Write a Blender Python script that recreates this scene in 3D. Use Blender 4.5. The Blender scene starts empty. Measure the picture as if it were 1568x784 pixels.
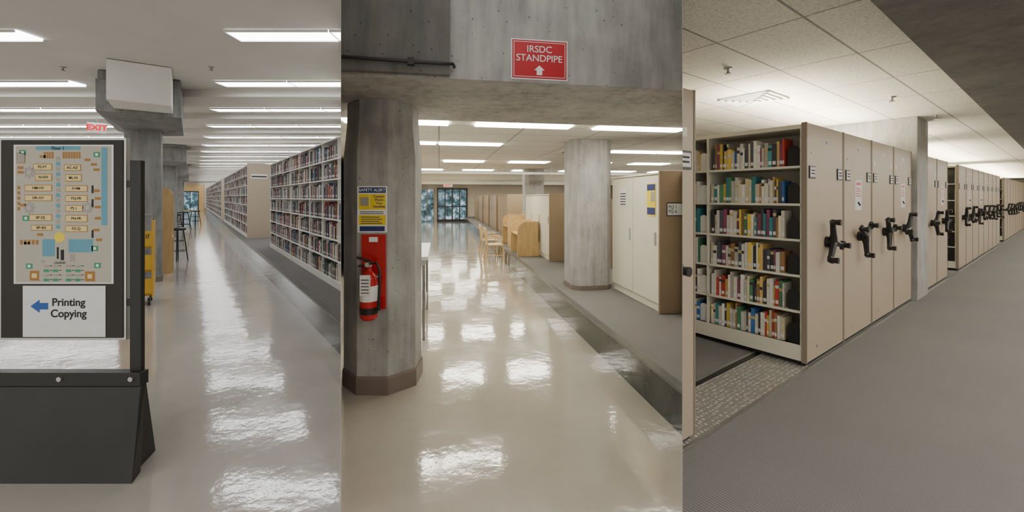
import bpy, bmesh, math, random
from mathutils import Vector, Matrix
random.seed(7)

# ------------------------------------------------------------------ materials
def nodes(name):
    m = bpy.data.materials.new(name); m.use_nodes = True
    nt = m.node_tree; b = nt.nodes['Principled BSDF']
    return m, nt, b
def coords(nt, rot=0, scale=(1,1,1)):
    mp = nt.nodes.new('ShaderNodeMapping')
    g = nt.nodes.new('ShaderNodeNewGeometry')
    nt.links.new(g.outputs['Position'], mp.inputs['Vector'])
    mp.inputs['Rotation'].default_value = (0,0,rot); mp.inputs['Scale'].default_value = scale
    return mp.outputs['Vector']
def noise(nt, vec, scale, detail=4, rough=.55):
    n = nt.nodes.new('ShaderNodeTexNoise'); nt.links.new(vec, n.inputs['Vector'])
    n.inputs['Scale'].default_value = scale; n.inputs['Detail'].default_value = detail
    n.inputs['Roughness'].default_value = rough
    return n.outputs['Fac']
def ramp(nt, fac, stops):
    r = nt.nodes.new('ShaderNodeValToRGB'); nt.links.new(fac, r.inputs['Fac'])
    e = r.color_ramp.elements
    e[0].position, e[0].color = stops[0][0], (*stops[0][1],1)
    e[1].position, e[1].color = stops[-1][0], (*stops[-1][1],1)
    for p,c in stops[1:-1]:
        x = e.new(p); x.color = (*c,1)
    return r.outputs['Color']
def bump(nt, b, h, strength, dist=.01, prev=None):
    n = nt.nodes.new('ShaderNodeBump'); n.inputs['Strength'].default_value = strength
    n.inputs['Distance'].default_value = dist
    nt.links.new(h, n.inputs['Height'])
    if prev: nt.links.new(prev, n.inputs['Normal'])
    nt.links.new(n.outputs['Normal'], b.inputs['Normal']); return n.outputs['Normal']
def mult(nt,a,b_,f=1):
    mul = nt.nodes.new('ShaderNodeMix'); mul.data_type='RGBA'; mul.blend_type='MULTIPLY'; mul.inputs[0].default_value=f
    nt.links.new(a,mul.inputs[6]); nt.links.new(b_,mul.inputs[7]); return mul.outputs[2]
def sc(c,k): return tuple(min(1,x*k) for x in c)
def simple(name, col, rough=.5, metal=0, var=.06, scale=8, bmp=0, bscale=60, emit=0):
    m,nt,b = nodes(name); v = coords(nt)
    c = ramp(nt, noise(nt,v,scale), [(.3,sc(col,1-var)),(.7,sc(col,1+var))])
    nt.links.new(c, b.inputs['Base Color'])
    b.inputs['Roughness'].default_value = rough; b.inputs['Metallic'].default_value = metal
    if bmp: bump(nt,b,noise(nt,v,bscale),bmp,.004)
    if emit:
        nt.links.new(c,b.inputs['Emission Color']); b.inputs['Emission Strength'].default_value = emit
    return m
def emission(name, col, s):
    m,nt,b = nodes(name)
    b.inputs['Base Color'].default_value=(.8,.8,.8,1)
    b.inputs['Emission Color'].default_value=(*col,1); b.inputs['Emission Strength'].default_value=s
    return m
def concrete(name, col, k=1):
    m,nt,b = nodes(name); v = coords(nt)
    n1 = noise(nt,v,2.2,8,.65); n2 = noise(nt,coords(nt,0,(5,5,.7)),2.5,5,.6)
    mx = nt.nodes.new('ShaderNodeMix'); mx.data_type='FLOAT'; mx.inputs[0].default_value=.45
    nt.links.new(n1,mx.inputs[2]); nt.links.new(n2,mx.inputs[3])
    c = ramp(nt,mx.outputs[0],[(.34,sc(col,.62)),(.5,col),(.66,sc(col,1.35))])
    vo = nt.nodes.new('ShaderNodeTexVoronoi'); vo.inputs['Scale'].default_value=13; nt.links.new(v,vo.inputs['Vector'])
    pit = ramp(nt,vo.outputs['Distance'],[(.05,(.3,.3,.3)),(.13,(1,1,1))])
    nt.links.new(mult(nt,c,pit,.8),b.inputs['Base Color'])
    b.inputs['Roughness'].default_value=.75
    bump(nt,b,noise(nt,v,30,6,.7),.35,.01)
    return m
def epoxy(name, col, rough=.10, drops=False):
    m,nt,b = nodes(name); v = coords(nt)
    c = ramp(nt,noise(nt,v,.9,8,.7),[(.3,sc(col,.88)),(.7,sc(col,1.1))])
    nt.links.new(c,b.inputs['Base Color'])
    r = ramp(nt,noise(nt,v,1.7,8,.75),[(.35,(rough*.6,)*3),(.7,(rough*1.8,)*3)])
    nt.links.new(r,b.inputs['Roughness'])
    b.inputs['Specular IOR Level'].default_value=.8
    b.inputs['Coat Weight'].default_value=.7; b.inputs['Coat Roughness'].default_value=.03
    p = bump(nt,b,noise(nt,v,2.6,3,.5),.38,.012)
    p = bump(nt,b,noise(nt,v,20,3,.6),.18,.004,p)
    nt.links.new(p,b.inputs['Coat Normal'])
    return m
def carpet(name, col, rot=0):
    m,nt,b = nodes(name); v = coords(nt,rot)
    w = nt.nodes.new('ShaderNodeTexWave'); w.wave_type='BANDS'; w.bands_direction='X'
    w.inputs['Scale'].default_value=16; w.inputs['Distortion'].default_value=.6; w.inputs['Detail'].default_value=2
    nt.links.new(v,w.inputs['Vector'])
    n = noise(nt,v,90,3,.7)
    mx = nt.nodes.new('ShaderNodeMix'); mx.data_type='FLOAT'; mx.inputs[0].default_value=.45
    nt.links.new(w.outputs['Fac'],mx.inputs[2]); nt.links.new(n,mx.inputs[3])
    c = ramp(nt,mx.outputs[0],[(.2,sc(col,.72)),(.8,sc(col,1.25))])
    big = ramp(nt,noise(nt,v,.8,4),[(.3,(.9,.9,.9)),(.7,(1,1,1))])
    nt.links.new(mult(nt,c,big),b.inputs['Base Color'])
    b.inputs['Roughness'].default_value=.9; b.inputs['Specular IOR Level'].default_value=.2
    bump(nt,b,mx.outputs[0],.5,.006)
    return m
def tiles(name, col, rot, w, h, off=(0,0)):
    m,nt,b = nodes(name); v = coords(nt,rot)
    ad = nt.nodes.new('ShaderNodeVectorMath'); ad.operation='ADD'; ad.inputs[1].default_value=(off[0]+100*w,off[1]+100*h,0)
    nt.links.new(v,ad.inputs[0])
    br = nt.nodes.new('ShaderNodeTexBrick'); br.offset=0; br.squash=1
    nt.links.new(ad.outputs[0],br.inputs['Vector'])
    br.inputs['Scale'].default_value=1; br.inputs['Brick Width'].default_value=w; br.inputs['Row Height'].default_value=h
    br.inputs['Mortar Size'].default_value=.009; br.inputs['Mortar Smooth'].default_value=.1
    br.inputs['Color1'].default_value=(*col,1); br.inputs['Color2'].default_value=(*sc(col,.94),1)
    br.inputs['Mortar'].default_value=(*sc(col,.38),1)
    n = noise(nt,v,48,4,.8)
    sp = ramp(nt,n,[(.36,(.68,.68,.68)),(.56,(1,1,1))])
    nt.links.new(mult(nt,br.outputs['Color'],sp),b.inputs['Base Color'])
    b.inputs['Roughness'].default_value=.9
    bump(nt,b,n,.6,.01)
    return m
def plate(name, rot):
    m,nt,b = nodes(name); v = coords(nt,rot,(1,1,0))
    vo = nt.nodes.new('ShaderNodeTexVoronoi'); vo.inputs['Scale'].default_value=26; vo.inputs['Randomness'].default_value=.35; nt.links.new(v,vo.inputs['Vector'])
    c = ramp(nt,vo.outputs['Distance'],[(.12,(.92,.90,.85)),(.42,(.36,.35,.32))])
    nt.links.new(c,b.inputs['Base Color']); b.inputs['Metallic'].default_value=.5; b.inputs['Roughness'].default_value=.28
    bump(nt,b,vo.outputs['Distance'],.7,.005); return m
def bookmat():
    m,nt,b = nodes('book_cloth')
    a = nt.nodes.new('ShaderNodeAttribute'); a.attribute_name='Col'
    v = coords(nt); g = ramp(nt,noise(nt,v,40,3),[(.3,(.85,.85,.85)),(.7,(1,1,1))])
    nt.links.new(mult(nt,a.outputs['Color'],g),b.inputs['Base Color'])
    b.inputs['Roughness'].default_value=.5; return m
def wood(name,col):
    m,nt,b = nodes(name); v = coords(nt,0,(9,9,1.2))
    c = ramp(nt,noise(nt,v,3,6,.6),[(.3,sc(col,.78)),(.7,sc(col,1.1))])
    nt.links.new(c,b.inputs['Base Color']); b.inputs['Roughness'].default_value=.4; return m

T1=math.atan(.766); T2=math.radians(9.87); T3=math.radians(36.74)
M={}
M['epoxy1']=epoxy('epoxy_floor_grey',(.52,.485,.44))
M['epoxy2']=epoxy('epoxy_floor_beige',(.46,.415,.35))
M['carpet1']=carpet('carpet_ribbed_a',(.17,.165,.16),-T1)
M['carpet2']=carpet('carpet_ribbed_b',(.21,.20,.19),-T2)
M['carpet3']=carpet('carpet_ribbed_c',(.20,.193,.187),-T3)
M['plaster']=simple('white_plaster',(.68,.66,.61),.8,0,.03,2,.2,40)
M['boxpaint']=simple('white_box_paint',(.80,.78,.72),.8,0,.02,2)
M['wallgrey']=simple('wall_paint',(.55,.52,.47),.8,0,.04,2)
M['walltan']=simple('wall_paint_tan',(.56,.50,.40),.7,0,.06,2)
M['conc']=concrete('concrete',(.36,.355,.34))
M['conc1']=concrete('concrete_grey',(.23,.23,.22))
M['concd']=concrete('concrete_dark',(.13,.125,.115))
M['tile2']=tiles('ceiling_tile_b',(.80,.77,.69),-T2,1.0,.6)
M['tile3']=tiles('ceiling_tile_c',(.84,.80,.70),-T3,1.22,.61,(.3,.1))
M['granite']=simple('curb_granite',(.045,.052,.048),.12,0,.3,5,.25,6)
M['nosing']=simple('curb_nosing',(.10,.10,.095),.3,0,.1,6)
M['cream']=simple('cream_steel',(.74,.70,.58),.42,0,.02,2)
M['beige']=simple('beige_laminate',(.47,.39,.29),.42,0,.03,2)
M['beiged']=simple('beige_edge',(.27,.22,.16),.5,0,.03,2)
M['brown']=simple('brown_panel',(.29,.21,.13),.5,0,.06,3)
M['shelf']=simple('shelf_enamel',(.74,.73,.67),.4,0,.02,3)
M['black']=simple('black_plastic',(.012,.012,.013),.35,0,.1)
M['char']=simple('charcoal_steel',(.030,.030,.028),.45,.3,.12,3)
M['chard']=simple('dark_board',(.032,.028,.023),.7,0,.1,3)
M['silver']=simple('brushed_aluminium',(.55,.55,.53),.3,.9,.05)
M['paper']=simple('white_paper',(.78,.78,.76),.7,0,.03,20,.3,9)
M['map']=simple('map_sheet',(.47,.43,.35),.45,0,.02)
M['teal']=simple('print_teal',(.11,.32,.42),.5)
M['tan']=simple('print_tan',(.76,.60,.26),.5)
M['orange']=simple('print_brown',(.36,.17,.025),.5)
M['green']=simple('print_green',(.04,.28,.14),.5)
M['yellow']=simple('print_yellow',(.88,.66,.03),.5)
M['blue']=simple('print_blue',(.02,.10,.38),.5)
M['navy']=simple('print_navy',(.02,.035,.16),.5)
M['ink']=simple('print_ink',(.012,.012,.014),.6)
M['red']=simple('sign_red',(.50,.02,.03),.35)
M['redp']=simple('red_paint',(.50,.012,.015),.22)
M['white']=simple('print_white',(.85,.85,.85),.5)
M['grey']=simple('print_grey',(.35,.33,.30),.5)
M['cartyel']=simple('yellow_powdercoat',(.70,.42,.03),.4)
M['wood']=wood('light_oak',(.66,.45,.20))
M['rubber']=simple('rubber_base',(.19,.15,.125),.5)
M['steel']=simple('steel_tube',(.35,.35,.34),.3,.9)
M['plate']=plate('diamond_plate',-T3)
M['book']=bookmat()
M['tube1']=emission('fluorescent_cool',(.97,.98,1.0),12.5)
M['tube2']=emission('fluorescent_warm',(1.0,.95,.82),23)
M['tube3']=emission('fluorescent_uplight',(1.0,.92,.74),80)
M['tube4']=emission('added_aisle_light',(1.0,.96,.88),42)  # glow of the added, unseen east aisle panels
M['exit']=simple('exit_red',(.8,.02,.03),.4,emit=.8)
M['exitw']=simple('exit_face',(.8,.72,.72),.4,emit=.35)
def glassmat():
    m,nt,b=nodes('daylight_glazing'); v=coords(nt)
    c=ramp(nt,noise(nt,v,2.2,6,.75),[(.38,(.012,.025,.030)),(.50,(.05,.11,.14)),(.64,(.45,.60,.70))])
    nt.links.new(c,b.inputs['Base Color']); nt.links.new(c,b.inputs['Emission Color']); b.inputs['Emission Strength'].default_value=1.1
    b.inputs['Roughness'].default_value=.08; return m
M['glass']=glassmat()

# ------------------------------------------------------------------ geometry
class Fr:
    def __init__(s,th=0,o=(0,0)):
        s.th=th; s.o=Vector((o[0],o[1],0)); s.x=Vector((math.cos(th),math.sin(th),0)); s.y=Vector((-math.sin(th),math.cos(th),0))
    def __call__(s,a,b,z): return s.o+s.x*a+s.y*b+Vector((0,0,z))
W=Fr(0); F1=Fr(T1); F2=Fr(T2); F3=Fr(T3)
N12=Vector((1,.4081,0)).normalized(); N23=Vector((1,-.4065,0)).normalized()
CL={'r1':[N12],'r2':[-N12,N23],'r3':[-N23]}
class MB:
    def __init__(s): s.V=[];s.F=[];s.Mi=[];s.C=[];s.S=[];s.m=[]
    def mi(s,m):
        if m not in s.m: s.m.append(m)
        return s.m.index(m)
    def add(s,vs,fs,mat,col=(1,1,1),smooth=False):
        o=len(s.V); s.V+= [tuple(v) for v in vs]; k=s.mi(mat)
        for i,f in enumerate(fs):
            s.F.append([o+j for j in f]); s.Mi.append(k); s.C.append(col); s.S.append(smooth)
    def box(s,fr,x0,x1,y0,y1,z0,z1,mat,col=(1,1,1)):
        vs=[fr(a,b,z) for z in (z0,z1) for a,b in ((x0,y0),(x1,y0),(x1,y1),(x0,y1))]
        s.add(vs,[(3,2,1,0),(4,5,6,7),(0,1,5,4),(1,2,6,5),(2,3,7,6),(3,0,4,7)],mat,col)
    def hexa(s,vs,mat):
        s.add(vs,[(3,2,1,0),(4,5,6,7),(0,1,5,4),(1,2,6,5),(2,3,7,6),(3,0,4,7)],mat)
    def rings(s,rs,mat,smooth=True,col=(1,1,1),caps=True):
        n=len(rs[0]); vs=[p for r in rs for p in r]; fs=[]
        for i in range(len(rs)-1):
            for j in range(n): fs.append((i*n+j,i*n+(j+1)%n,(i+1)*n+(j+1)%n,(i+1)*n+j))
        s.add(vs,fs,mat,col,smooth)
        if caps:
            s.add(rs[0],[tuple(range(n))[::-1]],mat,col); s.add(rs[-1],[tuple(range(n))],mat,col)
    def lathe(s,c,prof,mat,n=20,rot=0,smooth=True):
        s.rings([[Vector((c[0]+r*math.cos(rot+2*math.pi*j/n),c[1]+r*math.sin(rot+2*math.pi*j/n),c[2]+z)) for j in range(n)] for r,z in prof],mat,smooth)
    def tube(s,pts,r,mat,n=10):
        rs=[]; pts=[Vector(p) for p in pts]
        if not hasattr(r,'__len__'): r=[r]*len(pts)
        for i,p in enumerate(pts):
            d=(pts[min(i+1,len(pts)-1)]-pts[max(i-1,0)]).normalized()
            u=d.cross(Vector((0,0,1)) if abs(d.z)<.9 else Vector((1,0,0))).normalized(); w=d.cross(u)
            rs.append([p+u*r[i]*math.cos(2*math.pi*j/n)+w*r[i]*math.sin(2*math.pi*j/n) for j in range(n)])
        s.rings(rs,mat)
    def obj(s,name,clip=None,bevel=0,parent=None):
        me=bpy.data.meshes.new(name); me.from_pydata(s.V,[],s.F)
        for m in s.m: me.materials.append(M[m])
        me.polygons.foreach_set('material_index',s.Mi); me.polygons.foreach_set('use_smooth',s.S)
        ca=me.color_attributes.new('Col','FLOAT_COLOR','CORNER'); buf=[]
        for f,c in zip(s.F,s.C): buf+= [c[0],c[1],c[2],1]*len(f)
        ca.data.foreach_set('color',buf)
        bm=bmesh.new(); bm.from_mesh(me)
        e=.0002 if name.split('_')[0] in ('floor','ceiling','wall','trim') else .0016
        if clip:
            for no in CL[clip]:
                bmesh.ops.bisect_plane(bm,geom=bm.verts[:]+bm.edges[:]+bm.faces[:],plane_co=no*-e,plane_no=no,clear_outer=True)
        bmesh.ops.recalc_face_normals(bm,faces=bm.faces[:])
        if bm.verts:
            lo=Vector([min(v.co[i] for v in bm.verts) for i in range(3)]); hi=Vector([max(v.co[i] for v in bm.verts) for i in range(3)])
            c=(lo+hi)/2
        else: c=Vector((0,0,0))
        for v in bm.verts: v.co-=c
        bm.to_mesh(me); bm.free()
        o=bpy.data.objects.new(name,me); o.location=c; bpy.context.collection.objects.link(o)
        if bevel:
            md=o.modifiers.new('bevel','BEVEL'); md.width=bevel; md.segments=2; md.limit_method='ANGLE'
        if parent: attach(o,parent)
        return o
def attach(o,p):
    o.parent=p; o.matrix_parent_inverse=Matrix.Translation(p.location).inverted()
def text(body,size,loc,mat,zrot=0,parent=None,bold=.0,name='lettering',align='CENTER',line=1):
    cu=bpy.data.curves.new(name,'FONT'); cu.body=body; cu.size=size; cu.align_x=align; cu.align_y='CENTER'; cu.offset=bold*size
    cu.space_line=line
    o=bpy.data.objects.new(name,cu); o.location=loc; o.rotation_euler=(math.pi/2,0,zrot); cu.materials.append(M[mat])
    bpy.context.collection.objects.link(o)
    if parent: attach(o,parent)
    return o

PAL1=[(.16,.03,.035),(.03,.05,.14),(.03,.09,.06),(.03,.03,.03),(.24,.13,.07),(.45,.40,.32),(.07,.07,.09),(.60,.58,.53),(.34,.06,.05),(.05,.10,.24),(.20,.20,.19),(.10,.05,.04),(.34,.34,.33),(.70,.68,.64)]
PAL3=[(.66,.60,.45),(.80,.58,.10),(.04,.15,.38),(.50,.05,.04),(.04,.04,.04),(.78,.74,.64),(.06,.28,.30),(.36,.20,.08),(.72,.69,.58),(.10,.10,.13),(.62,.42,.14),(.80,.78,.73),(.60,.56,.48),(.68,.66,.60),(.78,.70,.45),(.26,.07,.13),(.05,.05,.06),(.82,.80,.75),(.10,.30,.16),(.80,.76,.66),(.70,.64,.50)]
def books(mb,fr,x,y0,y1,z,hmax,pal,wmin=.016,wmax=.045,fill=.93,dep=.2,label=.7,lw=.035):
    y=y0; end=y0+(y1-y0)*fill
    while y<end:
        w=random.uniform(wmin,wmax); h=hmax*random.uniform(.66,.97); c=random.choice(pal); k=random.uniform(.7,1.25); c=sc(c,k)
        xx=x+random.uniform(0,.02)
        if y+w>y1: break
        mb.box(fr,xx,xx+dep*random.uniform(.8,1),y,y+w*.95,z,z+h,'book',c)
        if random.random()<label:
            zl=z+.025
            vs=[fr(xx-.001,y+w*.1,zl),fr(xx-.001,y+w*.85,zl),fr(xx-.001,y+w*.85,zl+lw),fr(xx-.001,y+w*.1,zl+lw)]
            mb.add(vs,[(0,1,2,3)],'book',(.80,.79,.76))
        if random.random()<.35:
            zl=z+h*random.uniform(.5,.8)
            vs=[fr(xx-.001,y,zl),fr(xx-.001,y+w*.95,zl),fr(xx-.001,y+w*.95,zl+.03),fr(xx-.001,y,zl+.03)]
            mb.add(vs,[(0,1,2,3)],'book',random.choice([(.6,.5,.2),(.7,.7,.65),(.05,.05,.05)]))
        y+=w
def B(name,fr,*a,clip=None,bevel=0,parent=None):
    mb=MB(); mb.box(fr,*a); return mb.obj(name,clip,bevel,parent)

# ------------------------------------------------------------------ shell : added partitions
def partition(name,k,y0,y1,h,mat):  # added edge-on sheets separating the rooms' views and light
    mb=MB(); d=Vector((k,1,0)); n=Vector((1,-k,0)).normalized()*.0006
    p0=d*y0; p1=d*y1; z=Vector((0,0,h))
    mb.hexa([p0-n,p0+n,p1+n,p1-n,p0-n+z,p0+n+z,p1+n+z,p1-n+z],mat); mb.obj(name)
partition('wall_added_divider_west',-.4081,2.0,54,3.9,'wallgrey')
partition('wall_added_divider_east',.4065,2.0,54,3.9,'wallgrey')

# ================================================================== ROOM 1
mb=MB(); mb.box(W,-62,0,-1.5,54,-.12,0,'epoxy1'); mb.obj('floor_west','r1')
mb=MB(); mb.box(W,-62,0,0,54,3.62,3.75,'plaster'); mb.obj('ceiling_west','r1')
mb=MB()
rows=[5.2+2.2*n for n in range(21)]
for Y in rows[1:]:
    mb.box(W,-62,0,Y+.45,Y+.72,3.48,3.62,'plaster')
mb.obj('ceiling_beams_west','r1')
mb=MB()
for Y in rows:
    for i in range(int((.36*Y)/1.27)+1):
        x=.53-.766*Y+i*1.27
        mb.box(W,x,x+1.24,Y-.15,Y+.15,3.60,3.615,'tube1')
        mb.box(W,x-.015,x,Y-.17,Y+.17,3.585,3.615,'shelf'); mb.box(W,x,x+1.24,Y-.17,Y-.15,3.585,3.615,'shelf'); mb.box(W,x,x+1.24,Y+.15,Y+.17,3.585,3.615,'shelf')
    for i in range(4):
        x=-1.97-.766*Y-(i+1)*1.27
        mb.box(W,x,x+1.24,Y-.15,Y+.15,3.60,3.615,'tube1')
        mb.box(W,x,x+1.24,Y-.17,Y-.15,3.585,3.615,'shelf'); mb.box(W,x,x+1.24,Y+.15,Y+.17,3.585,3.615,'shelf')
mb.obj('fluorescent_troffers','r1')
B('wall_end_west',W,-62,-16,50,50.2,0,3.62,'wallgrey',clip='r1')
mb=MB(); a=Vector((-8,0,0)); d=Vector((-.766,1,0)); n=Vector((-.15,0,0)); z=Vector((0,0,3.62))
p0=a+d*0; p1=a+d*50; mb.hexa([p0+n,p0,p1,p1+n,p0+n+z,p0+z,p1+z,p1+n+z],'wallgrey'); mb.obj('wall_west')
mb=MB(); cx=-38.3
mb.box(W,cx-1.6,cx+1.6,49.9,49.99,0,3.1,'wood')
for i in (-1,0): 
    mb.box(W,cx+i*1.0+.05,cx+(i+1)*1.0-.05,49.86,49.9,.1,2.2,'glass')
    mb.box(W,cx+i*1.0,cx+i*1.0+.05,49.84,49.9,0,2.3,'black')
mb.box(W,cx+.95,cx+1.0,49.84,49.9,0,2.3,'black'); mb.box(W,cx-1,cx+1,49.84,49.9,2.2,2.32,'black')
mb.obj('door_1')
mb=MB(); mb.box(F1,1.27,14,0,62,0,.33,'carpet1'); mb.obj('floor_platform_west','r1')
mb=MB(); mb.box(F1,1.207,1.265,0,62,0,.31,'granite'); mb.box(F1,1.20,1.268,0,62,.31,.332,'nosing'); mb.obj('trim_1','r1')
def lib_range(name,fr,x0,y0,y1,z0,z1,n,clip,pal,endpanel=True,dep=.5,wm=1,canopy=True):
    fm=MB(); bk=MB(); sp=(z1-z0-.12)/n
    fm.box(fr,x0+.005,x0+dep,y0,y1,z0,z0+.1,'shelf')
    fm.box(fr,x0+dep/2-.01,x0+dep/2+.01,y0,y1,z0+.1,z1-.02,'shelf')
    for i in range(n+1):
        z=z0+.1+i*sp; 
        if i<n or canopy: fm.box(fr,x0,x0+dep,y0,y1,z-.016,z+.004,'shelf')
    L=y1-y0; nb=max(1,round(L/.92)); bw=L/nb
    for i in range(nb+1):
        y=y0+i*bw; fm.box(fr,x0+.02,x0+dep-.02,y-.012,y+.012,z0,z1,'shelf')
    for i in range(nb):
        for j in range(n):
            books(bk,fr,x0+.012,y0+i*bw+.015,y0+(i+1)*bw-.015,z0+.106+j*sp,sp-.04,pal,.018*wm,.05*wm,random.uniform(.8,1.0),label=.8,lw=.03)
    o=fm.obj(name,clip)
    b=bk.obj('books',clip,parent=o)
    if endpanel:
        e=MB(); e.box(fr,x0-.02,x0+dep+.02,y0-.05,y0-.015,z0,z1+.03,'beige'); e.box(fr,x0+.08,x0+dep-.2,y0-.06,y0-.05,z1-.45,z1-.3,'paper'); e.box(fr,x0+.1,x0+dep-.22,y0-.063,y0-.06,z1-.40,z1-.36,'ink')
        e.obj('end_panel',clip,.004,parent=o)
    return o
lib_range('library_bookshelf',F1,1.60,5.2,12.3,.33,2.45,7,'r1',PAL1,endpanel=False,dep=.5)
lib_range('library_bookshelf',F1,1.39,15.2,27.0,.33,2.62,7,'r1',PAL1,dep=.72,wm=1.6)
lib_range('library_bookshelf',F1,1.39,29.0,60.0,.33,2.62,7,'r1',PAL1,dep=.72,wm=3.5)
# columns, square to the aisle
def column1(y):
    mb=MB(); xl,xr=-.973,-.448; cl,cr=-1.19,-.125
    mb.box(F1,xl,xr,y,y+.55,0,2.9,'conc1')
    mb.hexa([F1(xl-.03,y-.35,2.86),F1(xr+.03,y-.35,2.86),F1(xr+.03,y+.8,2.86),F1(xl-.03,y+.8,2.86),F1(cl,y-1.22,2.96),F1(cr,y-1.22,2.96),F1(cr,y+1.4,2.96),F1(cl,y+1.4,2.96)],'conc1')
    mb.box(F1,cl,cr,y-1.22,y+1.4,2.96,3.47,'conc1'); mb.box(F1,cl+.02,cr-.02,y-1.2,y+1.38,3.47,3.61,'conc1')
    mb.box(F1,xl-.015,xr+.015,y-.015,y+.565,0,.09,'rubber')
    return mb.obj('concrete_column',None,.008)
for k in range(4): column1(10.42+11.3*k)
mb=MB(); mb.box(F1,-.975,-.242,8.4,9.18,3.02,3.61,'boxpaint'); mb.obj('ceiling_soffit_box',None,.004)
# exit sign
mb=MB(); mb.box(F1,-1.88,-1.56,13.49,13.52,3.08,3.32,'exitw'); mb.box(F1,-1.73,-1.71,13.5,13.51,3.32,3.48,'silver')
o=mb.obj('exit_sign'); text('EXIT',.17,F1(-1.72,13.485,3.20),'exit',T1,o,.04)
def sprinkler(x,y,z):
    mb=MB(); mb.lathe((x,y,z-.001),[(.04,0),(.04,-.008),(.012,-.01),(.012,-.05),(.03,-.052),(.03,-.058)],'steel',12); mb.obj('sprinkler_head')
sprinkler(-6.96,6.5,3.62); sprinkler(-4.66,6.5,3.62)

# directory sign stand
s=.0039; SY=2.5
def pz(v): return 1.6-(v-302)*s
X0,X1,Z0,Z1=-3.056,-2.302,.748,1.955
mb=MB()
mb.box(W,X0,X1,SY,SY+.03,Z0,Z1,'silver')
mb.box(W,X0+.014,X1-.014,SY-.006,SY,Z0+.014,Z1-.014,'chard')
for xx in (X1+.022,X0-.10):
    mb.box(W,xx,xx+.066,SY+.0,SY+.03,.45,1.82,'char')
mb.box(W,X1-.01,X1+.03,SY+.005,SY+.025,1.66,1.70,'char'); mb.box(W,X1-.01,X1+.03,SY+.005,SY+.025,.95,.99,'char')
mb.box(W,X0-.05,X0+.01,SY+.005,SY+.025,1.66,1.70,'char'); mb.box(W,X0-.05,X0+.01,SY+.005,SY+.025,.95,.99,'char')
mb.box(W,X0-.1,X1+.11,SY-.03,SY+.03,.485,.565,'char')
mb.hexa([W(X0-.1,SY-.16,.0),W(X1+.18,SY-.16,.0),W(X1+.14,SY-.06,0),W(X0-.1,SY-.06,0),W(X0-.1,SY-.02,.48),W(X1+.105,SY-.02,.48),W(X1+.10,SY+.02,.48),W(X0-.1,SY+.02,.48)],'char')
mb.hexa([W(X1+.10,SY-.12,.0),W(X1+.13,SY-.12,.0),W(X1+.05,SY+.15,0),W(X1+.02,SY+.15,0),W(X1+.085,SY,.56),W(X1+.105,SY,.56),W(X1+.085,SY+.03,.56),W(X1+.065,SY+.03,.56)],'char')
for xx in (X1+.06,X1-.36): mb.tube([(xx,SY-.04,.53),(xx,SY-.028,.53)],.014,'silver',12)
sign=mb.obj('directory_sign_stand',None,.004)
mp=MB()
def r(u0,u1,v0,v1,mat,lay=1,m=None):
    y=SY-.006-.0008*lay
    (m or mp).box(W,-3.056+(u0)*s,-3.056+(u1)*s,y-.0006,y,pz(v1),pz(v0),mat)
def disc(u,v,rad,mat,lay=3):
    y=SY-.006-.0008*lay
    mp.tube([(-3.056+u*s,y,pz(v)),(-3.056+u*s,y-.0006,pz(v))],rad*s,mat,18)
r(24,176,222,434,'white',1); r(27,173,224,432,'map',2); r(158,167,226,345,'teal',3); r(58,126,224,230,'teal',3)
L=[(54,83,251,261),(57,83,266,277),(41,83,283,293),(41,83,298,308),(48,83,328,338),(51,83,344,353)]
R=[(101,127,252,262),(103,128,267,278),(103,137,284,294),(103,137,299,309),(103,130,314,324),(103,137,329,340),(103,137,345,355)]
labs=['PS-PT','N-NX','HM-HV','DK-GV','BF-DJ','BP-BX','AC-AZ','ML-N','P-PM','PQ-PR','PS 1','PN-PR','PZ-Q']
for i,b in enumerate(L+R): r(*b,'orange',3); r(b[0]+1,b[1]-1,b[2]+1,b[3]-1,'tan',4)
for v in range(240,352,8): r(89,95,v,v+6,'teal' if v%16 else 'grey',3)
for u in range(70,86,4): r(u,u+3,233,243,'orange',3)
for u in range(99,126,4): r(u,u+3,233,243,'orange',3)
for (u,v) in [(30,255),(30,262),(64,238),(132,243),(142,250),(146,258),(146,290),(148,302),(148,315),(34,312),(148,332),(146,350),(150,365),(60,357),(40,370)]: r(u,u+9,v,v+4,'orange',3)
for v in range(285,325,8): r(30,34,v,v+5,'orange',3)
for u in range(34,60,6): r(u,u+4,367,374,'orange',3)
for u,v in [(48,264),(48,318),(137,318)]: disc(u,v,7,'grey'); disc(u,v,3.5,'map',4)
for a_ in range(8):
    for (cu_,cv_) in [(48,264),(48,318),(137,318)]:
        disc(cu_+8*math.cos(a_*.785),cv_+8*math.sin(a_*.785),1.4,'grey',3)
disc(94,363,8,'yellow'); r(68,87,366,392,'teal',3); r(108,145,366,386,'teal',3); r(110,118,388,400,'grey',3)
for u,v in [(33,230),(146,233),(38,330),(143,376),(147,402),(43,403)]: r(u,u+10,v,v+8,'green',3); r(u+3,u+7,v+2,v+6,'white',4)
r(49,63,414,429,'orange',3); r(133,148,415,430,'orange',3); r(52,60,418,425,'tan',4); r(137,144,419,426,'tan',4)
for v in (405,412,419,426):
    for u in (70,84,104,118): r(u,u+8,v,v+4,'grey' if v%2 else 'green',3); r(u+9,u+13,v+1,v+2,'ink',3)
r(90,93,378,396,'ink',3); r(96,101,382,398,'ink',3); r(66,72,398,402,'grey',3)
r(29,42,234,250,'orange',3); r(30,41,235,249,'grey',4)
for v in (284,305,352): r(143,146,v,v+12,'ink',3)
mp.obj('floor_map',None,0,sign)
for b,l in zip(L+R,labs): text(l,.022,(-3.056+(b[0]+b[1])/2*s,SY-.0112,pz((b[2]+b[3])/2)),'ink',0,sign,.01)
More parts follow.
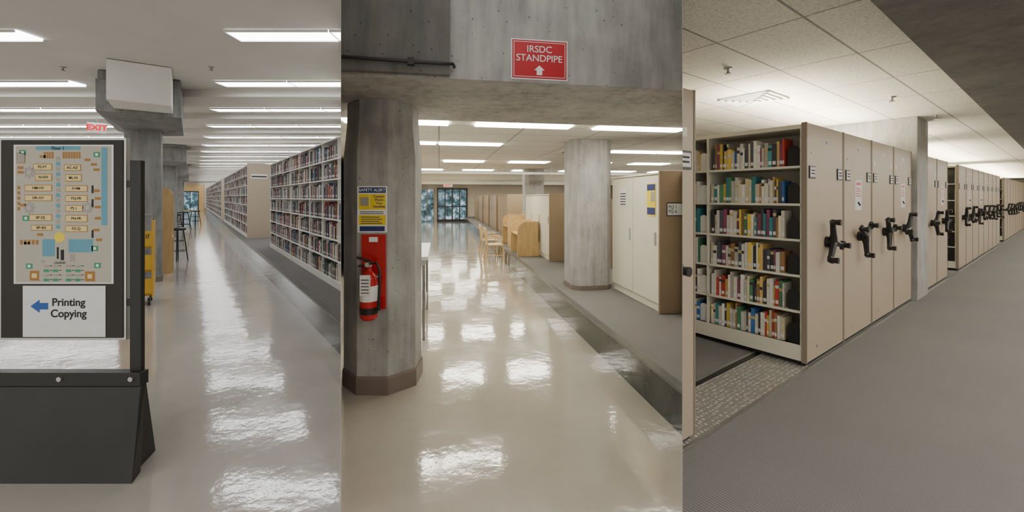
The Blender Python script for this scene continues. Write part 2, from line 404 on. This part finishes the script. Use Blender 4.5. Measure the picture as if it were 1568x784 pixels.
text('Floor 1',.026,(-3.056+92*s,SY-.0105,pz(227.5)),'ink',0,sign,.01)
text('LEGEND',.018,(-3.056+95*s,SY-.0105,pz(402)),'ink',0,sign,.01)
pm=MB(); r(38,164,437,515,'paper',2,pm)
y=SY-.0095
def ap(u,v,yy): return Vector((-3.056+u*s,yy,pz(v)))
ar=[(50,468),(64,458),(64,463),(77,463),(77,473),(64,473),(64,478)]
pm.add([ap(u,v,y) for u,v in ar],[tuple(range(7))],'blue')
pm.obj('printing_notice',None,0,sign)
text('Printing\nCopying',.064,(-3.056+108*s,SY-.0098,pz(471)),'ink',0,sign,.022,line=1.05)

# yellow book cart, carrels, stools
mb=MB(); bx=-.80; by=8.15
mb.box(F1,bx-.02,bx+.0,by,by+.5,.12,1.25,'cartyel'); mb.box(F1,bx+.34,bx+.36,by,by+.5,.12,1.25,'cartyel')
for zz in (.15,.5,.85): mb.box(F1,bx,bx+.34,by+.02,by+.48,zz,zz+.03,'cartyel'); mb.box(F1,bx,bx+.34,by+.02,by+.04,zz,zz+.25,'cartyel')
mb.tube([F1(bx,by+.25,1.25),F1(bx,by+.25,1.33),F1(bx+.34,by+.25,1.33),F1(bx+.34,by+.25,1.25)],.015,'steel')
for xx in (bx+.03,bx+.31):
    for yy in (by+.06,by+.44): mb.tube([F1(xx-.015,yy,.055),F1(xx+.015,yy,.055)],.055,'black',14); mb.tube([F1(xx,yy,.055),F1(xx,yy,.13)],.012,'steel')
o=mb.obj('yellow_book_cart',None,.006); text('Reshelf',.10,F1(bx+.17,by+.015,1.02),'black',T1,o)
def carrel(fr,x,y,z,h=1.3,w=.9,d=.7,face=1,name='study_carrel'):
    mb=MB()
    for yy in (y,y+w-.03):
        pts=[(0,0),(d,0),(d,h),(.2,h)]+[(.2-.2*math.sin(t*math.pi/12),h-.2+.2*math.cos(t*math.pi/12)) for t in range(1,7)]
        A=[fr(x+(p[0] if face>0 else d-p[0]),yy,z+p[1]) for p in pts]; Bq=[fr(x+(p[0] if face>0 else d-p[0]),yy+.03,z+p[1]) for p in pts]
        mb.rings([A,Bq],'wood',False)
    xb=x+d-.03 if face>0 else x; dz=min(.72,h*.6)
    mb.box(fr,xb,xb+.03,y,y+w,z+.3,z+h,'wood'); mb.box(fr,x+.02,x+d,y+.03,y+w-.03,z+dz,z+dz+.03,'wood'); mb.box(fr,x+d*.5,x+d,y+.03,y+w-.03,z+h-.16,z+h-.13,'wood')
    return mb.obj(name,None,.003)
carrel(F1,-1.06,11.35,0,1.82,.9,.75,-1)
def stool(x,y,z=0,h=.78,k=1):
    mb=MB(); mb.lathe((x,y,z),[(.0,h-.03),(.17*k,h-.03),(.18*k,h),(.17*k,h+.03),(.0,h+.035)],'black',20)
    for a_ in range(4):
        t=a_*math.pi/2+.6; mb.tube([(x+.12*k*math.cos(t),y+.12*k*math.sin(t),z+h-.03),(x+.21*k*math.cos(t),y+.21*k*math.sin(t),z)],.013*k,'black',8)
    for zz,rr in ((.25,.185*k),(.5,.155*k)): mb.tube([(x+rr*math.cos(t*.524),y+rr*math.sin(t*.524),z+zz) for t in range(13)],.009*k,'black',6)
    mb.obj('bar_stool')
stool(-8.42,10.55,0,.80); p=F1(-.30,26.6,0); stool(p.x,p.y,0,.85,1.5); p=F1(-.55,24.6,0); stool(p.x,p.y,0,.80,1.3); p=F1(.2,30,0); stool(p.x,p.y,0,.8,1.3)

# ================================================================== ROOM 2
mb=MB(); mb.box(W,-24,24,.05,54,-.12,0,'epoxy2'); mb.obj('floor_central','r2')
B('ceiling_central',F2,-14,16,4.43,34,2.42,2.6,'tile2',clip='r2')
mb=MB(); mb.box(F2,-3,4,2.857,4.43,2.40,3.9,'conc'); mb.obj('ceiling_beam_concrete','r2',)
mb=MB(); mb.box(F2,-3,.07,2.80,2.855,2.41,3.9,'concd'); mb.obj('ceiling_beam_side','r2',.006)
mb=MB(); mb.tube([F2(-2.0,2.78,2.49),F2(-1.0,2.78,2.49),F2(.0,2.78,2.475),F2(.09,2.78,2.475),F2(.1,2.84,2.475)],.011,'black'); mb.box(F2,-.98,-.9,2.765,2.798,2.46,2.52,'char'); mb.box(F2,-.2,-.16,2.765,2.798,2.455,2.50,'char'); mb.obj('electrical_conduit','r2')
B('wall_end_central',F2,-8,14,28,28.2,0,2.42,'walltan',clip='r2')
B('wall_corridor_side',F2,-1.75,-1.6,9,28,0,2.42,'walltan',clip='r2')
mb=MB()
for i,x in enumerate((-.1,.85)):
    mb.box(F2,x+.05,x+.9,27.9,27.95,.1,2.1,'glass')
for x in (-.12,.35,.83,1.30,1.78): mb.box(F2,x,x+.07,27.86,27.99,0,2.2,'black')
mb.box(F2,-.12,1.85,27.86,27.99,2.1,2.2,'black'); mb.box(F2,-.12,1.85,27.86,27.9,.95,1.02,'black'); mb.box(F2,-.12,1.85,27.86,27.9,0,.15,'black'); mb.obj('door_2')
mb=MB(); mb.box(F2,-1.2,-.35,27.9,27.98,0,2.1,'glass'); mb.box(F2,-1.25,-1.2,27.88,27.99,0,2.15,'brown'); mb.box(F2,-.35,-.3,27.88,27.99,0,2.15,'brown'); mb.box(F2,-.8,-.75,27.88,27.92,0,2.15,'brown'); mb.tube([F2(-.45,27.86,1),F2(-.45,27.9,1)],.03,'silver'); mb.obj('door_3')
mb=MB(); mb.box(F2,.25,.75,24,24.04,2.18,2.36,'exitw'); mb.box(F2,.49,.51,24.01,24.03,2.36,2.40,'silver'); o=mb.obj('exit_sign'); text('EXIT',.17,F2(.5,23.99,2.27),'exit',T2,o,.03)
mb=MB(); mb.box(F2,1.675,16,0,28,0,.30,'carpet2'); mb.obj('floor_platform_central','r2')
mb=MB(); mb.box(F2,1.606,1.672,0,28,0,.28,'granite'); mb.box(F2,1.60,1.672,0,28,.28,.302,'nosing'); mb.obj('trim_2','r2')
mb=MB()
for a_ in (-1.0,.4,1.8,3.2): mb.box(F2,a_,a_+1.1,4.55,4.78,2.403,2.417,'tube2')  # hidden row added behind the beam to brighten cabinet, column and floor
for a_ in (-1.0,-.0): mb.box(F2,a_,a_+.95,6.3,6.55,2.403,2.417,'tube2')
for a_ in (3.0,4.0): mb.box(F2,a_,a_+.95,6.9,7.2,2.403,2.417,'tube2')
for j,b in enumerate((9.3,12.3,15.6,18.6,21.6,24.6)):
    for i in range(7): mb.box(F2,-1.4+i*1.5+(j%2)*.6,-.5+i*1.5+(j%2)*.6,b,b+.45,2.403,2.417,'tube2')
mb.obj('recessed_fluorescent_lights','r2')
mb=MB()
mb.box(F2,-1.2,7,10.6,10.66,2.19,2.25,'shelf'); 
for i in range(6): mb.tube([F2(-1+i*1.3,10.63,2.25),F2(-1+i*1.3,10.63,2.418)],.006,'steel',6)
mb.obj('sprinkler_pipe_white','r2')
mb=MB(); mb.box(F2,-1.5,9,14.9,15.1,2.22,2.42,'cream'); mb.box(F2,-1.5,9,20.2,20.4,2.22,2.42,'cream'); mb.obj('ceiling_bulkhead','r2')
mb=MB(); mb.box(F2,2.12,2.62,6.9,7.3,2.40,2.418,'shelf'); [mb.box(F2,2.16,2.58,6.93+i*.06,6.95+i*.06,2.392,2.40,'steel') for i in range(6)]; mb.obj('air_diffuser')
# concrete columns
cx,cy=-1.13,3.7
mb=MB(); mb.lathe((cx,cy,0),[(.33,0),(.33,1.95),(.305,2.2),(.30,2.41)],'conc',8,math.pi/8,False)
mb.lathe((cx,cy,0),[(.342,0),(.342,.13),(.332,.15)],'rubber',8,math.pi/8,False); mb.obj('concrete_column',None,.003)
def chamfered(x,y,h,c,z0,z1,th):
    f=Fr(th,(x,y)); k=h-c
    P=[(-k,-h),(k,-h),(h,-k),(h,k),(k,h),(-k,h),(-h,k),(-h,-k)]
    mb=MB(); mb.rings([[f(a,b,z) for a,b in P] for z in (z0,z1)],'conc',False)
    mb.rings([[f(a*1.03,b*1.03,z) for a,b in P] for z in (z0,z0+.06)],'rubber',False); mb.obj('concrete_column')
chamfered(1.10,6.15,.285,.09,.302,2.418,T2)
chamfered(.62,12.3,.28,.09,.302,2.418,T2)
# poster
FY=3.395; mb=MB(); x0,x1=-1.252,-1.010
def q(m,x0,x1,z0,z1,mat,l): m.box(W,x0,x1,FY-.002-.001*l,FY-.001*l,z0,z1,mat)
q(mb,x0,x1,1.315,1.69,'white',0); q(mb,x0+.012,x1-.012,1.635,1.68,'navy',1)
q(mb,x0+.012,x0+.10,1.50,1.625,'yellow',1); q(mb,x0+.025,x0+.09,1.53,1.60,'grey',2)
q(mb,x0+.104,x1-.012,1.50,1.625,'yellow',1)
q(mb,x0+.012,x1-.012,1.375,1.455,'yellow',1); q(mb,x0+.02,x1-.02,1.325,1.365,'navy',1)
for i in range(4): q(mb,x0+.03,x1-.04-.02*(i%2),1.385+i*.017,1.391+i*.017,'navy',2)
for i in range(2): q(mb,x0+.02,x1-.03,1.465+i*.014,1.470+i*.014,'ink',1)
o=mb.obj('safety_poster')
text('SAFETY ALERT',.033,((x0+x1)/2,FY-.0045,1.657),'white',0,o,.012)
text('Caution\nWatch\nYour\nValuables',.027,(x1-.066,FY-.0045,1.565),'navy',0,o,.02,line=1.0)
# fire extinguisher
mb=MB(); mb.box(W,-1.212,-1.018,FY-.022,FY,.70,1.30,'redp'); mb.box(W,-1.15,-1.08,FY-.024,FY-.021,1.24,1.28,'white')
ec=(-1.125,FY-.10)
mb.lathe((*ec,.64),[(.0,0),(.05,.0),(.066,.02),(.068,.04),(.068,.30),(.06,.345),(.035,.375),(.02,.385),(.02,.42),(.0,.42)],'redp',28)
mb.lathe((*ec,.64),[(.0695,.15),(.0695,.27)],'white',28)
mb.lathe((*ec,.64),[(.070,.05),(.070,.10)],'black',28)
mb.lathe((*ec,.64),[(.024,.415),(.026,.45),(.0,.455)],'silver',14)
mb.tube([(ec[0]+.02,ec[1],1.09),(ec[0]-.09,ec[1]-.01,1.13)],.011,'black'); mb.tube([(ec[0]+.02,ec[1],1.07),(ec[0]-.08,ec[1]-.01,1.06)],.009,'black')
mb.tube([(ec[0],ec[1]-.02,1.075),(ec[0],ec[1]-.045,1.075)],.018,'silver',14)
mb.tube([(ec[0]+.01,ec[1]-.02,1.08),(ec[0]+.07,ec[1]-.03,1.09),(ec[0]+.095,ec[1]-.03,1.02),(ec[0]+.09,ec[1]-.03,.85),(ec[0]+.085,ec[1]-.03,.72)],[.010,.010,.010,.011,.014],'black')
mb.box(W,ec[0]-.075,ec[0]+.075,FY-.11,FY-.02,.97,.985,'steel'); mb.box(W,ec[0]-.045,ec[0]+.035,ec[1]-.075,ec[1]-.070,.84,1.00,'paper')
for i in range(5): mb.box(W,ec[0]-.035,ec[0]+.025,ec[1]-.077,ec[1]-.075,.86+i*.025,.866+i*.025,'ink')
mb.obj('fire_extinguisher')
# standpipe sign
b0=2.857; mb=MB()
for (a0,a1,z0,z1,mt,l) in ((.49,.895,2.42,2.70,'white',0),(.498,.887,2.428,2.692,'red',1),(.508,.877,2.438,2.682,'white',2),(.512,.873,2.442,2.678,'red',3)):
    mb.box(F2,a0,a1,b0-.004-.001*l,b0-.001*l,z0,z1,mt)
yy=b0-.0085
mb.add([F2(.69+x,yy,2.485+z) for x,z in ((-.038,0),(.038,0),(0,.034))],[(0,1,2)],'white'); mb.add([F2(.69+x,yy,2.452+z) for x,z in ((-.02,0),(.02,0),(.02,.034),(-.02,.034))],[(0,1,2,3)],'white')
o=mb.obj('standpipe_sign'); text('IRSDC\nSTANDPIPE',.066,F2(.69,b0-.009,2.598),'white',T2,o,.006,line=.95)
# high table
mb=MB(); mb.box(F2,-.8,-.12,4.75,6.2,.90,.94,'white')
for a_ in (-.75,-.17):
    for b in (4.8,6.1): mb.tube([F2(a_,b,0),F2(a_,b,.9)],.018,'steel')
mb.tube([F2(-.17,4.8,.25),F2(-.17,6.1,.25)],.012,'steel'); mb.tube([F2(-.75,4.8,.25),F2(-.75,6.1,.25)],.012,'steel'); mb.box(F2,-.77,-.15,4.78,6.15,.84,.90,'silver')
mb.obj('high_table',None,.004)
def cabinet(a0,a1,b0,b1,z1,clip='r2',doors=2,name='storage_cabinet',mat='cream',end='brown'):
    mb=MB(); z0=.302
    mb.box(F2,a0+.03,a1,b0+.03,b1,z0,z0+.08,mat); mb.box(F2,a0+.02,a1,b0+.03,b1,z0+.08,z1,mat)
    mb.box(F2,a0-.01,a1,b0,b0+.03,z0+.0,z1+.015,end)
    L=(b1-b0-.04)/doors
    for i in range(doors):
        y0=b0+.035+i*L; mb.box(F2,a0,a0+.02,y0+.006,y0+L-.006,z0+.1,z1-.03,mat)
        mb.box(F2,a0-.015,a0,y0+.06,y0+.08,z0+.75,z0+.9,'silver')
    mb.box(F2,a0-.01,a1,b0+.03,b1,z1-.02,z1,mat)
    return mb.obj(name,clip,.003)
c=cabinet(2.42,3.3,4.30,5.62,1.88)
mb=MB(); mb.box(F2,2.415,2.418,5.15,5.35,1.48,1.72,'paper'); mb.box(F2,2.415,2.418,4.40,4.60,1.38,1.76,'yellow'); mb.box(F2,2.412,2.415,4.41,4.59,1.68,1.75,'navy'); mb.box(F2,2.412,2.415,4.41,4.59,1.40,1.48,'navy'); mb.box(F2,2.412,2.415,4.42,4.50,1.55,1.66,'grey')
for i in range(5): mb.box(F2,2.412,2.415,5.17,5.33,1.5+i*.035,1.512+i*.035,'ink')
mb.box(F2,2.5,2.72,4.29,4.30,1.4,1.53,'paper'); mb.box(F2,2.495,2.725,4.294,4.30,1.39,1.54,'black')
mb.obj('notices','r2',0,c); text('PQ 1\nPQ 6',.05,F2(2.56,4.285,1.465),'ink',T2,c)
cabinet(2.2,2.62,8.2,10.6,1.66,doors=3); cabinet(2.75,3.3,7.2,10.6,1.55,doors=3)
for i in range(5):
    cabinet(2.15,3.2+.2*i,13.2+i*2.6,15.4+i*2.6,1.68,doors=3,name='storage_cabinet',mat='brown' if i%2==0 else 'beiged')
carrel(F2,1.78,10.9,.302,.82,.9,.55,1); carrel(F2,1.69,9.0,.302,.76,.9,.48,1)
def chair(fr,x,y,z,th=0):
    mb=MB(); f=Fr(fr.th+th,(fr(x,y,0).x,fr(x,y,0).y)); 
    mb.box(f,-.22,.22,-.21,.21,z+.43,z+.46,'wood')
    for a_ in (-.2,.2):
        mb.tube([f(a_,.18,z+.43),f(a_*1.1,.22,z)],.018,'wood',8)
        mb.tube([f(a_*1.1,-.24,z),f(a_,-.19,z+.43),f(a_,-.24,z+.85)],.018,'wood',8)
        mb.tube([f(a_,-.2,z+.62),f(a_,.16,z+.64)],.016,'wood',8); mb.tube([f(a_,.16,z+.64),f(a_,.16,z+.45)],.014,'wood',8)
        mb.tube([f(a_,-.2,z+.2),f(a_,.2,z+.2)],.01,'wood',6)
    mb.box(f,-.2,.2,-.26,-.23,z+.76,z+.86,'wood')
    for i in range(5): mb.tube([f(-.14+i*.07,-.2,z+.45),f(-.14+i*.07,-.24,z+.78)],.008,'wood',6)
    mb.obj('wooden_chair',None,.003)
chair(F2,1.34,10.2,0,-1.57); chair(F2,1.34,11.4,0,-1.57)

# ================================================================== ROOM 3
mb=MB(); mb.box(W,0,60,-1.5,54,-.12,0,'carpet3'); mb.obj('floor_east','r3')
mb=MB(); mb.box(F3,-1,48,-2,10,2.85,3.0,'tile3'); mb.obj('ceiling_east','r3')
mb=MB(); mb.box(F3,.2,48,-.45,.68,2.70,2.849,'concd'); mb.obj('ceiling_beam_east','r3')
B('wall_end_east',F3,46,46.2,-2,10,0,2.85,'wallgrey',clip='r3')
B('wall_back_east',F3,-1,46,9,9.2,0,2.85,'wallgrey',clip='r3')
B('wall_side_east',F3,.2,46,-2.1,-2,0,2.85,'wallgrey',clip='r3')
S0=1.53; HT=2.30
def crank(mb,a,z,s0,ph):
    c=lambda x,y,zz: F3(a+x,s0-y,z+zz)
    mb.tube([c(0,0,0),c(0,.03,0)],.055,'black',16); mb.tube([c(0,.03,0),c(0,.085,0)],[.042,.036],'black',14)
    for k in range(3):
        t=ph+k*2.094; x,zz=math.cos(t),math.sin(t); px_,pz_=-zz,x
        mb.tube([c(0,.06,0),c(.09*x,.07,.09*zz),c(.20*x,.075,.20*zz)],[.04,.028,.024],'black')
        mb.tube([c(.205*x-.045*px_,.075,.205*zz-.045*pz_),c(.215*x,.08,.215*zz),c(.205*x+.045*px_,.085,.205*zz+.045*pz_)],[.016,.032,.02],'black')
        mb.tube([c(.215*x,.07,.215*zz),c(.215*x,.145,.215*zz)],[.022,.03],'black',12)
def unit(a0,w=1.05,L=1.18,bk=False,paper=False,ph=1.9,lod=0,labels=True,openR=False):
    mb=MB(); a1=a0+w-.018
    mb.box(F3,a0,a1,S0-.035,S0,.045,HT,'beige'); 
    mb.box(F3,a0-.004,a0+.012,S0-.04,S0+.004,.04,HT+.005,'beiged'); mb.box(F3,a1-.012,a1+.004,S0-.04,S0+.004,.04,HT+.005,'beiged')
    mb.box(F3,a0+.03,a1-.03,S0-.02,S0+L,.015,.06,'black')
    mb.box(F3,a0+.006,a1-.006,S0,S0+L,.05,.20,'cream'); mb.box(F3,a0+.0,a1,S0,S0+L,HT-.05,HT-.01,'cream')
    mid=(a0+a1)/2; mb.box(F3,mid-.01,mid+.01,S0,S0+L,.2,HT-.04,'cream')
    lv=[.20,.52,.86,1.20,1.54,1.90]
    for z in lv: mb.box(F3,a0+.01,a1-.01,S0,S0+L,z-.022,z,'cream')
    for y in (S0,S0+.91,S0+L-.02): mb.box(F3,a0+.01,a1-.01,y,y+.02,.2,HT-.04,'cream')
    if labels:
        for x in (a0+.06,a1-.20):
            mb.box(F3,x,x+.15,S0-.044,S0-.035,1.78,1.90,'black'); mb.box(F3,x+.012,x+.138,S0-.046,S0-.044,1.795,1.885,'paper')
            mb.box(F3,x+.03,x+.12,S0-.047,S0-.046,1.82,1.833,'ink'); mb.box(F3,x+.03,x+.12,S0-.047,S0-.046,1.85,1.863,'ink')
        mb.box(F3,mid-.05,mid+.05,S0-.037,S0-.035,2.12,2.17,'paper')
        mb.box(F3,a0+.09,a0+.15,S0-.037,S0-.035,1.99,2.05,'cream'); mb.box(F3,a1-.15,a1-.09,S0-.037,S0-.035,1.99,2.05,'cream')
    if paper:
        mb.box(F3,mid-.13,mid+.12,S0-.038,S0-.035,1.45,1.80,'paper')
        mb.box(F3,mid-.08,mid+.07,S0-.039,S0-.038,1.74,1.77,'red')
        for i in range(4): mb.box(F3,mid-.1,mid+.09-.03*(i%2),S0-.039,S0-.038,1.61+i*.028,1.62+i*.028,'red')
        mb.tube([F3(mid-.03,S0-.039,1.54),F3(mid+.04,S0-.039,1.51)],.012,'ink',6)
    crank(mb,mid+.0,1.15,S0-.035,ph)
    if lod==0: mb.box(F3,a0+.25,a0+.28,S0-.036,S0-.034,.14,.17,'silver')
    o=mb.obj('mobile_shelving_unit','r3',0)
    if bk:
        b=MB()
        for z in lv:
            hm=.29
            books(b,F3,a0+.02,S0+.16,S0+.90,z,hm,PAL3,.014,.042,1.0,.22,.8)
            books(b,F3,a0+.02,S0+1.02,S0+L-.01,z,hm,PAL3,.014,.04,random.uniform(.3,.9),.22,.8)
            pts=[(0,0),(.10,0)]+[(.05+.05*math.cos(t*math.pi/8),.15+.05*math.sin(t*math.pi/8)) for t in range(9)]
            b.add([F3(a0+.03,S0+.03+p,z+q_) for p,q_ in pts],[tuple(range(len(pts)))],'black')
            b.add([F3(a0+.04,S0+.93+p,z+q_) for p,q_ in pts],[tuple(range(len(pts)))],'shelf')
        b.obj('books','r3',0,o)
    return o
u0=4.55; ph=[1.9,.6,2.3,1.2]
for i in range(4):
    u=unit(u0+i*1.06,1.06,bk=(i==0),paper=(i in (1,3)),ph=ph[i])
    if i<2:
        a0=u0+i*1.06
        text('A',.06,F3(a0+.12,S0-.038,2.02),'ink',T3,u); text('B',.06,F3(a0+.92,S0-.038,2.02),'ink',T3,u); text(['292','291'][i],.045,F3(a0+.52,S0-.0385,2.145),'ink',T3,u)
unit(2.635-1.06,1.06,L=.25,ph=.05)
for i in range(2): unit(9.75+i*1.06,1.06,L=3,ph=1+i,lod=1,paper=(i==1))
for i in range(8): unit(13.2+i*1.06,1.06,L=3,ph=random.random()*2,lod=1,bk=(i==0),paper=(i in(1,3)))
for i in range(16): unit(23.2+i*1.2,1.2,L=3,ph=random.random()*2,lod=1,labels=False,bk=(i==0))
mb=MB(); mb.box(F3,8.88,9.66,1.44,3.6,0,2.848,'conc'); mb.obj('concrete_column','r3',.006)
# uplights on top of the units
mb=MB()
for a0,a1 in ((5.0,8.7),(9.9,11.8),(13.6,21.4),(23.6,42)):
    mb.box(F3,a0,a1,2.15,2.35,HT+.0,HT+.04,'shelf'); mb.box(F3,a0,a1,2.17,2.33,HT+.04,HT+.045,'tube3')
    if a0>9: mb.box(F3,a0,a1,3.6,3.8,HT+.0,HT+.04,'shelf'); mb.box(F3,a0,a1,3.62,3.78,HT+.04,HT+.045,'tube3')
mb.obj('indirect_uplight','r3')
# unseen ceiling panels added to brighten the aisle carpet and shelf fronts
mb=MB()
for i in range(14):
    a0=1.2+i*2.4
    mb.box(F3,a0,a0+1.2,-1.2,-.9,2.832,2.846,'tube4')
    for y0,y1 in ((-1.23,-1.2),(-.9,-.87)): mb.box(F3,a0-.03,a0+1.23,y0,y1,2.825,2.848,'shelf')
mb.obj('added_aisle_troffers','r3')
# floor track
mb=MB(); mb.box(F3,2.4,4.60,1.49,1.90,.0,.008,'plate'); mb.obj('floor_track_plate','r3')
mb=MB(); mb.box(F3,2.4,4.60,1.905,1.95,.0,.01,'black'); mb.box(F3,2.4,4.6,1.95,1.975,0,.014,'silver'); mb.box(F3,2.4,42,1.46,1.485,0,.012,'silver'); mb.obj('floor_track_rail','r3')
mb=MB(); f=Fr(T3,(F3(5.6,2.42,0).x,F3(5.6,2.42,0).y))
for i,r_ in enumerate((.30,.24,.18,.12,.06)):
    z=2.848-.006*i
    for (x0,x1,y0,y1) in ((-r_,r_,-r_,-r_+.03),(-r_,r_,r_-.03,r_),(-r_,-r_+.03,-r_,r_),(r_-.03,r_,-r_,r_)): mb.box(f,x0,x1,y0,y1,z-.02,z,'white')
mb.box(f,-.29,.29,-.29,.29,2.845,2.848,'grey'); mb.obj('air_diffuser')
for a_,s_ in ((4.1,2.0),(6.9,1.35),(9.0,1.25)):
    p=F3(a_,s_,0); sprinkler(p.x,p.y,2.85)

# ------------------------------------------------------------------ world, camera
w=bpy.data.worlds.new('World'); bpy.context.scene.world=w; w.use_nodes=True
w.node_tree.nodes['Background'].inputs[0].default_value=(1,.975,.93,1); w.node_tree.nodes['Background'].inputs[1].default_value=1.2
cam=bpy.data.cameras.new('camera'); co=bpy.data.objects.new('camera',cam); bpy.context.collection.objects.link(co)
co.location=(0,0,1.6); co.rotation_euler=(math.pi/2,0,0); cam.sensor_width=36; cam.lens=642/1568*36; cam.shift_y=-90/1568
cam.clip_start=.05; cam.clip_end=200
bpy.context.scene.camera=co
